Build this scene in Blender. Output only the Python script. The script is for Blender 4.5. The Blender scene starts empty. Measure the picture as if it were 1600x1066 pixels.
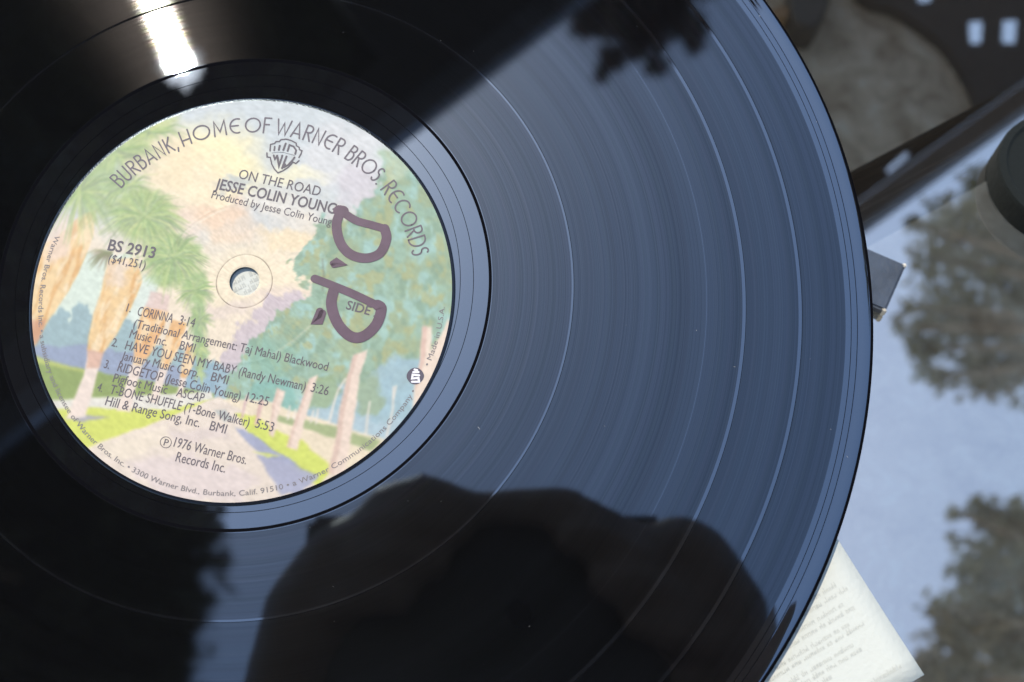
import bpy, bmesh, math, random
import numpy as np
from mathutils import Matrix, Vector

random.seed(7)
sc = bpy.context.scene
COL = sc.collection

# ------------------------------------------------------------------ frame
# record frame: record top surface is z = 0, centre hole at the origin (metres)
CAM_R = Vector((0.0661018, -0.0768409, 0.2374385))
TILT, ROLL, FPX = 0.254959, 0.0072542, 1620.0
CAM_ROT = (Matrix.Rotation(ROLL, 3, 'Y') @ Matrix.Rotation(TILT, 3, 'X'))
N_GLASS = Vector((0.004, 0.224, 1.0)).normalized()      # table normal seen from the record
Q = N_GLASS.rotation_difference(Vector((0, 0, 1))).to_matrix()
ZG = 0.45                                                     # glass top above the patio
REC_O = Vector((0, 0, ZG + 0.0415))                           # record centre
REC_M = Matrix.Translation(REC_O) @ Q.to_4x4()
REC_MI = REC_M.inverted()
CAM_W = REC_M @ CAM_R
CAM_WR = Q @ CAM_ROT
# label paper sits a little off centre
LAB_C = (-0.000305, -0.002603); LAB_R = 0.0503

cam = bpy.data.cameras.new('camera'); camo = bpy.data.objects.new('camera', cam)
COL.objects.link(camo); sc.camera = camo
camo.matrix_world = Matrix.Translation(CAM_W) @ CAM_WR.to_4x4()
cam.sensor_width = 36.0; cam.lens = FPX / 1600 * 36
cam.clip_start = 0.004; cam.clip_end = 500
cam.dof.use_dof = True; cam.dof.focus_distance = 0.248; cam.dof.aperture_fstop = 13.5

def ray_r(px, py):
    return CAM_ROT @ Vector(((px - 800) / FPX, -(py - 533) / FPX, -1.0))
def on_record(px, py, z=0.0):
    d = ray_r(px, py); t = (z - CAM_R.z) / d.z
    return Vector((CAM_R.x + t * d.x, CAM_R.y + t * d.y, z))
def on_plane(px, py, z):                     # world, horizontal plane
    d = CAM_WR @ Vector(((px - 800) / FPX, -(py - 533) / FPX, -1.0)); t = (z - CAM_W.z) / d.z
    return CAM_W + t * d
def mir_record(px, py, zw):                  # world point at height zw that the record mirrors to this pixel
    d = ray_r(px, py); t = -CAM_R.z / d.z
    p = REC_M @ (CAM_R + t * d); r = Q @ Vector((d.x, d.y, -d.z))
    return p + r * ((zw - p.z) / r.z)
def mir_glass(px, py, zw):
    p = on_plane(px, py, ZG); d = (p - CAM_W); d.z = -d.z
    return p + d * ((zw - p.z) / d.z)

# ------------------------------------------------------------------ light
d = ray_r(279, 98)
SUN_DIR = (Q @ Vector((d.x, d.y, -d.z))).normalized()          # towards the sun
elev = math.asin(SUN_DIR.z); azim = math.atan2(SUN_DIR.x, SUN_DIR.y)
w = bpy.data.worlds.new('World'); sc.world = w; w.use_nodes = True
nt = w.node_tree; bg = nt.nodes['Background']
sky = nt.nodes.new('ShaderNodeTexSky'); sky.sky_type = 'NISHITA'; sky.sun_disc = False
sky.sun_elevation = elev; sky.sun_rotation = azim
sky.air_density = 1.0; sky.dust_density = 0.9; sky.ozone_density = 1.0
nt.links.new(sky.outputs[0], bg.inputs[0]); bg.inputs[1].default_value = 0.15
sun = bpy.data.lights.new('sun', 'SUN'); sun.energy = 2.0; sun.angle = math.radians(0.55); sun.color = (1.0, 0.93, 0.82)
suno = bpy.data.objects.new('sun', sun); COL.objects.link(suno)
suno.rotation_euler = SUN_DIR.to_track_quat('Z', 'Y').to_euler(); suno.location = SUN_DIR * 40
vs = sc.view_settings; vs.view_transform = 'Standard'; vs.look = 'None'; vs.exposure = 1.22; vs.gamma = 1.0
sc.cycles.max_bounces = 10; sc.cycles.transparent_max_bounces = 12
sc.cycles.use_denoising = True

# ------------------------------------------------------------------ helpers
def lin(r, g, b):
    f = lambda c: (c / 255 / 12.92) if c / 255 <= 0.04045 else ((c / 255 + 0.055) / 1.055) ** 2.4
    return (f(r), f(g), f(b))
def setp(o, label=None, cat=None, group=None, kind=None):
    if label: o['label'] = label
    if cat: o['category'] = cat
    if group: o['group'] = group
    if kind: o['kind'] = kind
    return o
def empty(name, mat=None):
    o = bpy.data.objects.new(name, None); COL.objects.link(o); o.empty_display_size = 0.02
    if mat is not None: o.matrix_world = mat
    return o
def mesh_obj(name, verts, faces, mats, parent=None, smooth=False, midx=None):
    me = bpy.data.meshes.new(name); me.from_pydata(verts, [], faces); me.update()
    for m in (mats if isinstance(mats, (list, tuple)) else [mats]): me.materials.append(m)
    if midx is not None: me.polygons.foreach_set('material_index', midx)
    if smooth: me.polygons.foreach_set('use_smooth', [True] * len(me.polygons))
    o = bpy.data.objects.new(name, me); COL.objects.link(o)
    if parent: o.parent = parent
    return o
def bm_obj(name, bm, mat, parent=None, smooth=False):
    me = bpy.data.meshes.new(name); bm.to_mesh(me); bm.free(); me.materials.append(mat)
    if smooth: me.polygons.foreach_set('use_smooth', [True] * len(me.polygons))
    o = bpy.data.objects.new(name, me); COL.objects.link(o)
    if parent: o.parent = parent
    return o
def box_bm(size, bevel=0.0, mat=None, bm=None, seg=2):
    bm2 = bmesh.new(); bmesh.ops.create_cube(bm2, size=1.0)
    bmesh.ops.scale(bm2, vec=size, verts=bm2.verts)
    if bevel: bmesh.ops.bevel(bm2, geom=bm2.edges[:], offset=bevel, segments=seg, affect='EDGES')
    if mat is not None: bmesh.ops.transform(bm2, matrix=mat, verts=bm2.verts)
    return bm2
def M(name):
    m = bpy.data.materials.new(name); m.use_nodes = True
    return m, m.node_tree, m.node_tree.nodes['Principled BSDF']
def node(nt, t, **kw):
    n = nt.nodes.new(t)
    for k, v in kw.items():
        if k.startswith('i_'): n.inputs[k[2:].replace('_', ' ')].default_value = v
        else: setattr(n, k, v)
    return n
def ramp(nt, src, stops):
    r = nt.nodes.new('ShaderNodeValToRGB'); e = r.color_ramp.elements
    while len(e) < len(stops): e.new(0.5)
    for k, (p, c) in enumerate(stops):
        e[k].position = p; e[k].color = (*c, 1) if len(c) == 3 else c
    nt.links.new(src, r.inputs[0]); return r
def plain(name, col, rough=0.5, noise=0.0, scale=20.0, bump=0.0, bscale=200.0, spec=0.5, metal=0.0):
    m, nt, b = M(name); b.inputs['Roughness'].default_value = rough; b.inputs['Metallic'].default_value = metal
    b.inputs['Specular IOR Level'].default_value = spec
    b.inputs['Base Color'].default_value = (*col, 1)
    tc = node(nt, 'ShaderNodeTexCoord')
    if noise:
        n = node(nt, 'ShaderNodeTexNoise', i_Scale=scale, i_Detail=6.0); nt.links.new(tc.outputs['Object'], n.inputs['Vector'])
        r = ramp(nt, n.outputs['Fac'], [(0.3, tuple(c * (1 - noise) for c in col)), (0.7, tuple(min(1, c * (1 + noise)) for c in col))])
        nt.links.new(r.outputs[0], b.inputs['Base Color'])
    if bump:
        n2 = node(nt, 'ShaderNodeTexNoise', i_Scale=bscale, i_Detail=4.0); nt.links.new(tc.outputs['Object'], n2.inputs['Vector'])
        bp = node(nt, 'ShaderNodeBump', i_Strength=bump, i_Distance=0.001); nt.links.new(n2.outputs['Fac'], bp.inputs['Height'])
        nt.links.new(bp.outputs[0], b.inputs['Normal'])
    return m

# ------------------------------------------------------------------ vinyl materials
VIOR = 2.65; GW = 0.020; GROT = 0.0
def vinyl(name, groove=False, rough=0.03, sparkle=False, ior=None):
    m = bpy.data.materials.new(name); m.use_nodes = True; nt = m.node_tree; nt.nodes.clear(); L = nt.links.new
    out = node(nt, 'ShaderNodeOutputMaterial')
    df = node(nt, 'ShaderNodeBsdfDiffuse'); df.inputs['Color'].default_value = (0.006, 0.006, 0.007, 1)
    gl = node(nt, 'ShaderNodeBsdfAnisotropic', distribution='BECKMANN'); gl.inputs['Roughness'].default_value = rough; gl.inputs['Color'].default_value = (.71, .86, .98, 1)
    fr = node(nt, 'ShaderNodeFresnel'); fr.inputs['IOR'].default_value = ior or VIOR
    b = node(nt, 'ShaderNodeMixShader'); L(fr.outputs[0], b.inputs[0]); L(df.outputs[0], b.inputs[1]); L(gl.outputs[0], b.inputs[2])
    L(b.outputs[0], out.inputs[0])
    tc = node(nt, 'ShaderNodeTexCoord')
    if sparkle:
        n = node(nt, 'ShaderNodeTexNoise', i_Scale=2600.0, i_Detail=2.0); L(tc.outputs['Object'], n.inputs['Vector'])
        bp = node(nt, 'ShaderNodeBump', i_Strength=1.0, i_Distance=0.00004); L(n.outputs['Fac'], bp.inputs['Height'])
        L(bp.outputs[0], gl.inputs['Normal']); L(bp.outputs[0], df.inputs['Normal'])
    if not groove: return m
    # radius of the point in the record's own plane
    sx = node(nt, 'ShaderNodeSeparateXYZ'); L(tc.outputs['Object'], sx.inputs[0])
    cx = node(nt, 'ShaderNodeCombineXYZ'); L(sx.outputs[0], cx.inputs[0]); L(sx.outputs[1], cx.inputs[1])
    ln = node(nt, 'ShaderNodeVectorMath', operation='LENGTH'); L(cx.outputs[0], ln.inputs[0])
    def rn(scale, det, lo, hi, rg=.55):
        t_ = node(nt, 'ShaderNodeTexNoise', noise_dimensions='1D', i_Scale=scale, i_Detail=det, i_Roughness=rg); L(ln.outputs['Value'], t_.inputs['W'])
        r_ = node(nt, 'ShaderNodeMapRange'); L(t_.outputs['Fac'], r_.inputs[0]); r_.inputs[1].default_value = .3; r_.inputs[2].default_value = .7
        r_.inputs[3].default_value = lo; r_.inputs[4].default_value = hi; return r_.outputs[0]
    def mth(op, a_, b_):
        q = node(nt, 'ShaderNodeMath', operation=op); L(a_, q.inputs[0])
        if isinstance(b_, float): q.inputs[1].default_value = b_
        else: L(b_, q.inputs[1])
        return q.outputs[0]
    mr_ = mth('ADD', mth('ADD', rn(130., 3., .47, .57), rn(900., 2., -.025, .025)), rn(5200., 1., -.055, .055))
    # groove walls: light spread across the grooves only, broken up from groove to groove
    brk = mth('MULTIPLY', mth('MULTIPLY', rn(1400., 2., .25, 1.5), rn(4200., 1., .35, 1.4)), GW)
    cb = node(nt, 'ShaderNodeCombineColor')
    L(mth('MULTIPLY', brk, rn(420., 1., .85, 1.10)), cb.inputs[0]); L(mth('MULTIPLY', brk, rn(520., 1., .88, 1.05)), cb.inputs[1]); L(mth('MULTIPLY', brk, rn(380., 1., .75, 1.0)), cb.inputs[2])
    tg = node(nt, 'ShaderNodeTangent', direction_type='RADIAL', axis='Z')
    def lobe(rough_, ani, col=None, src=None):
        q = node(nt, 'ShaderNodeBsdfAnisotropic', distribution='BECKMANN'); q.inputs['Roughness'].default_value = rough_; q.inputs['Anisotropy'].default_value = ani
        q.inputs['Rotation'].default_value = GROT; L(tg.outputs[0], q.inputs['Tangent'])
        if src is not None: L(src, q.inputs['Color'])
        else: q.inputs['Color'].default_value = (*col, 1)
        return q.outputs[0]
    def add(a_, b_):
        q = node(nt, 'ShaderNodeAddShader'); L(a_, q.inputs[0]); L(b_, q.inputs[1]); return q.outputs[0]
    walls = add(add(lobe(.102, .68, src=cb.outputs[0]), lobe(.22, .55, (1.1e-3, 1.0e-3, 1.0e-3))), lobe(.42, .45, (1.8e-4, 2.3e-4, 1.7e-4)))
    mix = node(nt, 'ShaderNodeMixShader'); L(mr_, mix.inputs[0])
    L(b.outputs[0], mix.inputs[1]); L(walls, mix.inputs[2])
    L(mix.outputs[0], out.inputs[0])
    return m
V_FLAT = vinyl('vinyl_smooth'); V_GROOVE = vinyl('vinyl_grooved', groove=True, rough=0.045)
V_RIM = vinyl('vinyl_grainy_rim', rough=0.27, sparkle=True, ior=1.5)
V_EDGE = vinyl('vinyl_edge', rough=0.12)
V_LINE = plain('vinyl_cut', (0.004, 0.004, 0.005), 0.8, spec=0.0)

# ------------------------------------------------------------------ patio and table
def ground_mat():
    m, nt, b = M('patio_stone'); L = nt.links.new; b.inputs['Roughness'].default_value = 0.85
    tc = node(nt, 'ShaderNodeTexCoord')
    a = node(nt, 'ShaderNodeTexNoise', i_Scale=26.0, i_Detail=9.0, i_Roughness=0.66, i_Distortion=0.9); L(tc.outputs['Object'], a.inputs['Vector'])
    r = ramp(nt, a.outputs['Fac'], [(0.32, (0.27, 0.19, 0.12)), (0.47, (0.46, 0.36, 0.25)), (0.57, (0.58, 0.46, 0.33)), (0.68, (0.66, 0.60, 0.47))])
    c = node(nt, 'ShaderNodeTexNoise', i_Scale=300.0, i_Detail=4.0); L(tc.outputs['Object'], c.inputs['Vector'])
    mm = node(nt, 'ShaderNodeMixRGB', blend_type='OVERLAY', i_Fac=0.35); L(r.outputs[0], mm.inputs[1]); L(c.outputs['Fac'], mm.inputs[2])
    L(mm.outputs[0], b.inputs['Base Color'])
    bp = node(nt, 'ShaderNodeBump', i_Strength=0.6, i_Distance=0.004); L(c.outputs['Fac'], bp.inputs['Height']); L(bp.outputs[0], b.inputs['Normal'])
    return m
GND = ground_mat()
s = 60.0
g = mesh_obj('ground', [(-s, -s, 0), (s, -s, 0), (s, s, 0), (-s, s, 0)], [(0, 1, 2, 3)], GND); setp(g, kind='structure')

def glass_mats():
    m = bpy.data.materials.new('coated_glass_top'); m.use_nodes = True; nt = m.node_tree; nt.nodes.clear(); L = nt.links.new
    out = node(nt, 'ShaderNodeOutputMaterial'); gl = node(nt, 'ShaderNodeBsdfGlossy'); gl.inputs['Roughness'].default_value = 0.02
    gl.inputs['Color'].default_value = (1.0, 0.92, 0.80, 1)
    tr = node(nt, 'ShaderNodeBsdfTransparent'); tr.inputs['Color'].default_value = (0.98, 0.97, 0.93, 1)
    fr = node(nt, 'ShaderNodeFresnel'); fr.inputs['IOR'].default_value = 7.6
    mx = node(nt, 'ShaderNodeMixShader'); L(fr.outputs[0], mx.inputs[0]); L(tr.outputs[0], mx.inputs[1]); L(gl.outputs[0], mx.inputs[2])
    L(mx.outputs[0], out.inputs[0])
    m2 = bpy.data.materials.new('glass_body'); m2.use_nodes = True; nt = m2.node_tree; nt.nodes.clear(); L = nt.links.new
    out = node(nt, 'ShaderNodeOutputMaterial'); tr = node(nt, 'ShaderNodeBsdfTransparent'); tr.inputs['Color'].default_value = (0.95, 0.96, 0.93, 1)
    L(tr.outputs[0], out.inputs[0])
    return m, m2
G_TOP, G_BODY = glass_mats()
BLACK_METAL = plain('black_powder_coat', (0.012, 0.012, 0.014), 0.45, bump=0.2, bscale=900)
TX0, TX1, TY0, TY1, TT = -0.42, 0.62, -0.24, 0.62, 0.008
table = empty('glass_table', Matrix.Translation((0.1, 0.19, 0)))
setp(table, 'low garden table with reflective glass top under the record', 'table')
def loc(o, p): o.location = Vector(p) - Vector((0.1, 0.19, 0))
vv = [(TX0, TY0, ZG), (TX1, TY0, ZG), (TX1, TY1, ZG), (TX0, TY1, ZG), (TX0, TY0, ZG - TT), (TX1, TY0, ZG - TT), (TX1, TY1, ZG - TT), (TX0, TY1, ZG - TT)]
vv = [(x - 0.1, y - 0.19, z) for x, y, z in vv]
mesh_obj('glass_top', vv, [(0, 1, 2, 3), (7, 6, 5, 4), (0, 4, 5, 1), (1, 5, 6, 2), (2, 6, 7, 3), (3, 7, 4, 0)], [G_TOP, G_BODY], table, midx=[0, 1, 1, 1, 1, 1])
for x in (TX0 + 0.03, TX1 - 0.03):
    for y in (TY0 + 0.03, TY1 - 0.03):
        h = ZG - TT - 0.001
        bm = box_bm((0.028, 0.028, h), 0.003); loc(bm_obj('leg', bm, BLACK_METAL, table), (x, y, h / 2))

# blue-grey bar added under the glass to darken the mirrored eave band
BAR = plain('blue_grey_bar', (0.022, 0.025, 0.033), 0.5, noise=0.25, scale=25)
zb = ZG - TT - 0.001
pts = [on_plane(x, y, zb) for x, y in ((1325, 352), (1640, 176), (1640, 84), (1325, 246))]
pa = (pts[0] + pts[3]) / 2; pb = (pts[1] + pts[2]) / 2; de = (pb - pa); de.z = 0; de.normalize(); dn = Vector((-de.y, de.x, 0)); wb = abs((pts[3] - pts[0]).dot(dn))
mb = Matrix(((de.x, dn.x, 0, 0), (de.y, dn.y, 0, 0), (0, 0, 1, 0), (0, 0, 0, 1)))
for nm, off_, wd_, hz in (('darkening_bar', 0, wb, .02), ('bar_rib', -wb * .22, wb * .16, .006), ('bar_rib', wb * .25, wb * .12, .006)):
    bm = box_bm((1.0, wd_, hz), .002, Matrix.Translation(Vector((0.12, 0.19, zb - .009 - hz / 2 if nm != 'bar_rib' else zb - .005)) * 0 + Vector((pa.x + de.x * .05 + dn.x * off_ - .1, pa.y + de.y * .05 + dn.y * off_ - .19, (zb - .009 - hz / 2) if nm != 'bar_rib' else zb - .005))) @ mb)
    bm_obj(nm, bm, BAR, table)

# ------------------------------------------------------------------ the record
rec = empty('vinyl_record', REC_M)
setp(rec, 'black vinyl long-playing record with pastel palm avenue label, propped over the glass table', 'record')
mmr = 0.001
prof = []          # (r mm, z mm, material of the band that starts here)  0 flat 1 groove 2 rim 3 edge
def P(r, z, k): prof.append((r, z, k))
P(3.62, -0.9, 3); P(3.62, -0.03, 0); P(47.2, -0.03, 0); P(49.0, -0.10, 0)
P(51.88, -0.10, 4); P(51.95, -0.14, 4); P(52.02, -0.10, 0)
P(55.05, -0.10, 4); P(55.12, -0.15, 4); P(55.20, -0.10, 0)
P(58.80, -0.10, 4); P(59.45, -0.02, 4); P(59.55, 0.0, 0); P(59.75, 0.0, 1)
def sep(r, wd=0.75):
    P(r - wd / 2, 0.0, 0); P(r + wd / 2, 0.002, 4); P(r + wd / 2 + 0.06, -0.03, 4); P(r + wd / 2 + 0.12, 0.0, 1)
sep(78.95, 0.5)
P(110.95, 0.0, 0); P(111.05, 0.0, 1)
sep(119.9, 0.8); sep(133.2, 0.8)
P(143.9, 0.0, 0); P(145.15, 0.01, 4); P(145.22, -0.03, 4); P(145.30, 0.01, 0)
P(146.6, 0.02, 4); P(146.67, -0.02, 4); P(146.75, 0.02, 0)
for k in range(8):
    t = k / 7; P(146.9 + 2.5 * t, 0.02 + 0.07 * math.sin(t * math.pi * 0.55) ** 1.3, 0)
for a, z in ((149.75, 0.078), (150.15, 0.02), (150.5, -0.2), (150.6, -0.6), (150.5, -0.95), (150.1, -1.3)): P(a, z, 4)
P(149.0, -1.55, 3); P(147.0, -1.45, 3); P(60, -1.45, 3); P(50, -1.1, 3); P(8, -0.9, 3)
NS = 720
ca = [(math.cos(2 * math.pi * i / NS), math.sin(2 * math.pi * i / NS)) for i in range(NS)]
V, F, MI = [], [], []
for r, z, k in prof:
    V += [(r * mmr * c, r * mmr * s_, z * mmr) for c, s_ in ca]
n = len(prof)
for j in range(n):
    j2 = (j + 1) % n
    for i in range(NS):
        i2 = (i + 1) % NS
        F.append((j * NS + i, j * NS + i2, j2 * NS + i2, j2 * NS + i)[::-1]); MI.append(prof[j][2])
disc = mesh_obj('grooved_disc', V, F, [V_FLAT, V_GROOVE, V_RIM, V_EDGE, V_LINE], rec, smooth=True, midx=MI)
SMOOTH_RINGS = {j for j, (r, z, k) in enumerate(prof) if 146.9 < r and z > -1.4}
ev = np.empty(len(disc.data.edges) * 2, int); disc.data.edges.foreach_get('vertices', ev); ev = ev.reshape(-1, 2) // NS
shp = (ev[:, 0] == ev[:, 1]) & ~np.isin(ev[:, 0], list(SMOOTH_RINGS))
sa_ = disc.data.attributes.new('sharp_edge', 'BOOLEAN', 'EDGE'); sa_.data.foreach_set('value', shp)

V, F = [], []
rimp = ((49.9, 0.12), (50.8, 0.115), (51.0, 0.06), (51.1, -0.02), (51.15, -0.105))
for r, z in rimp: V += [(r * mmr * c + LAB_C[0], r * mmr * s_ + LAB_C[1], z * mmr) for c, s_ in ca]
for j in range(len(rimp) - 1):
    for i in range(NS): F.append((j * NS + i, (j + 1) * NS + i, (j + 1) * NS + (i + 1) % NS, j * NS + (i + 1) % NS))   # faces up
mesh_obj('label_rim', V, F, V_RIM, rec, smooth=True)

# ------------------------------------------------------------------ label painting (colour per vertex of the paper)
rng = np.random.default_rng(5)
_T = rng.random((256, 256))
def vnoise(x, y):
    xi = np.floor(x).astype(int); yi = np.floor(y).astype(int); fx = x - xi; fy = y - yi
    fx = fx * fx * (3 - 2 * fx); fy = fy * fy * (3 - 2 * fy)
    t = lambda a, b: _T[a & 255, b & 255]
    return (t(xi, yi) * (1 - fx) + t(xi + 1, yi) * fx) * (1 - fy) + (t(xi, yi + 1) * (1 - fx) + t(xi + 1, yi + 1) * fx) * fy
def fbm(x, y, o=4):
    r = 0; a = 0.5; tot = 0
    for k in range(o):
        r = r + a * vnoise(x * 2 ** k + 17 * k, y * 2 ** k + 31 * k); tot += a; a *= 0.55
    return r / tot
def sstep(a, b, x):
    t = np.clip((x - a) / (b - a), 0, 1); return t * t * (3 - 2 * t)

NR, NA = 285, 1150
u = np.linspace(0, 1, NR)[:, None]; th = np.linspace(0, 2 * np.pi, NA, endpoint=False)[None, :]
rh = 0.00362
LX = (1 - u) * (rh * np.cos(th)) + u * (LAB_C[0] + LAB_R * np.cos(th))
LY = (1 - u) * (rh * np.sin(th)) + u * (LAB_C[1] + LAB_R * np.sin(th))
# design coordinates (the proportions in which the artwork was measured)
Ci = np.array(CAM_ROT.inverted())
dx = LX.ravel() - CAM_R.x; dy = LY.ravel() - CAM_R.y; dz = np.full_like(dx, -CAM_R.z)
cc = Ci @ np.stack([dx, dy, dz])
X = 800 + FPX * cc[0] / -cc[2]; Y = 533 - FPX * cc[1] / -cc[2]
RGB = np.zeros((len(X), 3))
def put(mask, col, amt=1.0):
    mask = np.clip(mask * amt, 0, 1)[:, None]; global RGB
    RGB = RGB * (1 - mask) + np.asarray(col, float) * mask
W1 = (fbm(X / 14, Y / 14, 4) - 0.5); W2 = (fbm(X / 14 + 60, Y / 14 + 9, 4) - 0.5)
W3 = (fbm(X / 34 + 5, Y / 34, 4) - 0.5); W4 = (fbm(X / 34 + 70, Y / 34 + 33, 4) - 0.5)
FINE = fbm(X / 3.2, Y / 3.2, 3) - 0.5
def poly(pts, wob=0.0, big=0.0, soft=2.2):
    x = X + W1 * wob + W3 * big; y = Y + W2 * wob + W4 * big
    pts = np.asarray(pts, float); ins = np.zeros(len(x), bool)
    x0, y0 = pts.min(0) - 40; x1, y1 = pts.max(0) + 40
    sel = np.where((X > x0) & (X < x1) & (Y > y0) & (Y < y1))[0]
    xs, ys = x[sel], y[sel]; inn = np.zeros(len(sel), bool); dm = np.full(len(sel), 1e9)
    for k in range(len(pts)):
        a = pts[k]; b = pts[(k + 1) % len(pts)]
        if a[1] != b[1]:
            c = ((a[1] > ys) != (b[1] > ys)) & (xs < (b[0] - a[0]) * (ys - a[1]) / (b[1] - a[1]) + a[0]); inn ^= c
        e = b - a; L2 = e @ e + 1e-9
        t = np.clip(((xs - a[0]) * e[0] + (ys - a[1]) * e[1]) / L2, 0, 1)
        dm = np.minimum(dm, np.hypot(xs - a[0] - t * e[0], ys - a[1] - t * e[1]))
    soft = max(soft, 1.8); sd = np.where(inn, dm, -dm); m = np.zeros(len(x)); m[sel] = sstep(-soft, soft, sd); return m
def blob(cx, cy, rx, ry, soft=0.5, big=40, wob=18, rot=0.0):
    x = X + W3 * big + W1 * wob - cx; y = Y + W4 * big + W2 * wob - cy
    c, s_ = math.cos(rot), math.sin(rot); a = (x * c + y * s_) / rx; b = (-x * s_ + y * c) / ry
    return 1 - sstep(1 - soft, 1 + soft * 0.4, np.hypot(a, b))
def stroke(pts, w0, w1, col, amt=1.0, soft=0.8):
    pts = np.asarray(pts, float); x0, y0 = pts.min(0) - 6; x1, y1 = pts.max(0) + 6
    sel = np.where((X > x0) & (X < x1) & (Y > y0) & (Y < y1))[0]
    if not len(sel): return
    xs, ys = X[sel], Y[sel]; m = np.zeros(len(sel)); nseg = len(pts) - 1
    for k in range(nseg):
        a, b = pts[k], pts[k + 1]; e = b - a; t = np.clip(((xs - a[0]) * e[0] + (ys - a[1]) * e[1]) / (e @ e + 1e-9), 0, 1)
        dd = np.hypot(xs - a[0] - t * e[0], ys - a[1] - t * e[1]); wd = w0 + (w1 - w0) * (k + t) / nseg
        m = np.maximum(m, 1 - sstep(wd - soft, wd + soft, dd))
    m = (np.clip(m, 0, 1) * amt)[:, None]; RGB[sel] = RGB[sel] * (1 - m) + np.asarray(col, float) * m

# sky
put(np.ones(len(X)), (206, 214, 222))
put(sstep(250, 430, Y + W3 * 120), (240, 224, 205))
put(blob(335, 262, 92, 78), (250, 238, 196)); put(blob(300, 300, 80, 60), (246, 228, 200), .8)
put(blob(250, 250, 70, 50), (244, 224, 190), .8); put(blob(470, 275, 60, 14), (248, 240, 208), .8)
put(blob(372, 290, 34, 14), (190, 200, 212), .7); put(blob(540, 240, 70, 60), (222, 222, 228), .8)
put(blob(560, 300, 45, 40), (214, 206, 218), .7); put(blob(420, 335, 80, 26), (232, 226, 222), .7)
put(blob(385, 345, 60, 18), (196, 204, 214), .5); put(blob(450, 372, 48, 22), (249, 226, 190), .8)
put(blob(340, 335, 46, 22), (240, 208, 184), .8); put(blob(400, 440, 120, 60), (246, 230, 204), .9)
put(blob(440, 470, 60, 22), (232, 212, 206), .6); put(blob(345, 490, 60, 16), (228, 210, 206), .6)
put(blob(345, 350, 70, 26, rot=.3), (244, 214, 188), .55); put(blob(260, 350, 60, 40), (236, 214, 200), .7)
put(blob(130, 330, 60, 40), (214, 210, 222), .6); put(poly([(120, 400), (205, 400), (205, 520), (60, 520)], 10, 20, 6), (214, 230, 222), .9)
put(poly([(205, 430), (255, 430), (215, 540), (180, 545)], 6, 8, 4), (216, 230, 226), .9)
# hills on the left
put(poly([(40, 505), (95, 482), (112, 498), (128, 476), (150, 500), (190, 500), (240, 530), (330, 560), (340, 625), (40, 600)], 26, 20, 2), (158, 186, 196))
put(poly([(40, 545), (150, 540), (250, 568), (340, 590), (340, 625), (40, 600)], 20, 20, 3), (150, 160, 198), .75)
put(poly([(280, 560), (420, 575), (470, 640), (300, 640)], 14, 14, 4), (150, 184, 206), .9)
# right-hand trees
TRE = [(612, 236), (590, 262), (600, 285), (562, 318), (545, 345), (500, 345), (478, 385), (462, 400), (466, 440), (486, 452), (478, 470), (445, 480), (420, 498), (400, 530), (372, 560), (356, 600),
       (362, 628), (420, 632), (470, 640), (560, 655), (640, 660), (760, 640), (760, 300), (680, 250)]
put(poly([(410, 470), (470, 455), (480, 480), (400, 560), (352, 585), (345, 560), (385, 505)], 30, 20, 3), (206, 192, 206), .85)
put(poly(TRE, 34, 26, 3), (158, 190, 172))
inT = poly(TRE, 34, 26, 3)
put(inT * sstep(.45, .62, fbm(X / 26 + 8, Y / 30 + 3, 4)), (166, 184, 150), .85)
put(inT * sstep(.50, .66, fbm(X / 24 + 80, Y / 30 + 43, 4)), (166, 206, 204), .8)
put(inT * sstep(.54, .68, fbm(X / 18 + 140, Y / 20 + 13, 4)), (140, 172, 152), .8)
put(inT * sstep(.58, .70, fbm(X / 16 + 40, Y / 18 + 93, 4)), (182, 184, 132), .7)
put(blob(630, 250, 40, 30), (206, 222, 206), .5); put(blob(425, 560, 45, 40), (140, 190, 178), .6)
put(poly([(395, 600), (450, 590), (470, 650), (380, 640)], 10, 8, 4), (134, 190, 184), .8)
put(poly([(470, 625), (500, 600), (560, 600), (620, 560), (700, 560), (700, 700), (600, 700), (480, 655)], 18, 22, 5), (164, 196, 218), .85)
put(poly([(480, 600), (520, 585), (535, 610), (510, 640), (480, 635)], 14, 8, 4), (158, 182, 140), .8)
put(poly([(545, 600), (590, 585), (600, 640), (570, 655)], 20, 10, 5), (160, 182, 150), .8)
# lawns, road
put(poly([(40, 552), (100, 572), (215, 592), (335, 616), (335, 632), (240, 632), (70, 636)], 4, 2, 1.5), (150, 172, 100))
put(poly([(40, 552), (100, 570), (140, 580), (140, 584), (60, 568)], 3, 0, 1), (196, 206, 110), .9)
put(poly([(60, 626), (330, 612), (340, 640), (80, 660)], 3, 2, 1.5), (228, 224, 218))
put(poly([(84, 640), (150, 637), (260, 642), (338, 622), (250, 658), (160, 690), (128, 705)], 5, 4, 1.5), (216, 224, 96))
put(poly([(132, 650), (170, 652), (130, 660), (100, 655)], 6, 0, 1.5), (172, 170, 198), .9)
put(poly([(335, 622), (344, 620), (470, 690), (520, 760), (440, 800), (250, 800), (125, 705), (165, 690), (260, 655)], 3, 2, 1.5), (233, 218, 208))
put(poly([(240, 675), (350, 668), (365, 690), (240, 690)], 16, 14, 6), (222, 206, 206), .7)
put(poly([(200, 725), (300, 708), (400, 745), (380, 790), (250, 780)], 20, 14, 6), (226, 210, 214), .7)
put(poly([(140, 700), (260, 665), (270, 690), (190, 720)], 14, 8, 6), (240, 226, 208), .7)
put(poly([(345, 622), (420, 628), (530, 665), (640, 700), (560, 760), (440, 680)], 6, 4, 1.5), (238, 222, 198))
put(poly([(368, 645), (400, 652), (430, 672), (470, 688), (520, 730), (500, 760), (440, 720), (392, 680)], 6, 5, 1.5), (216, 226, 96))
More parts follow.
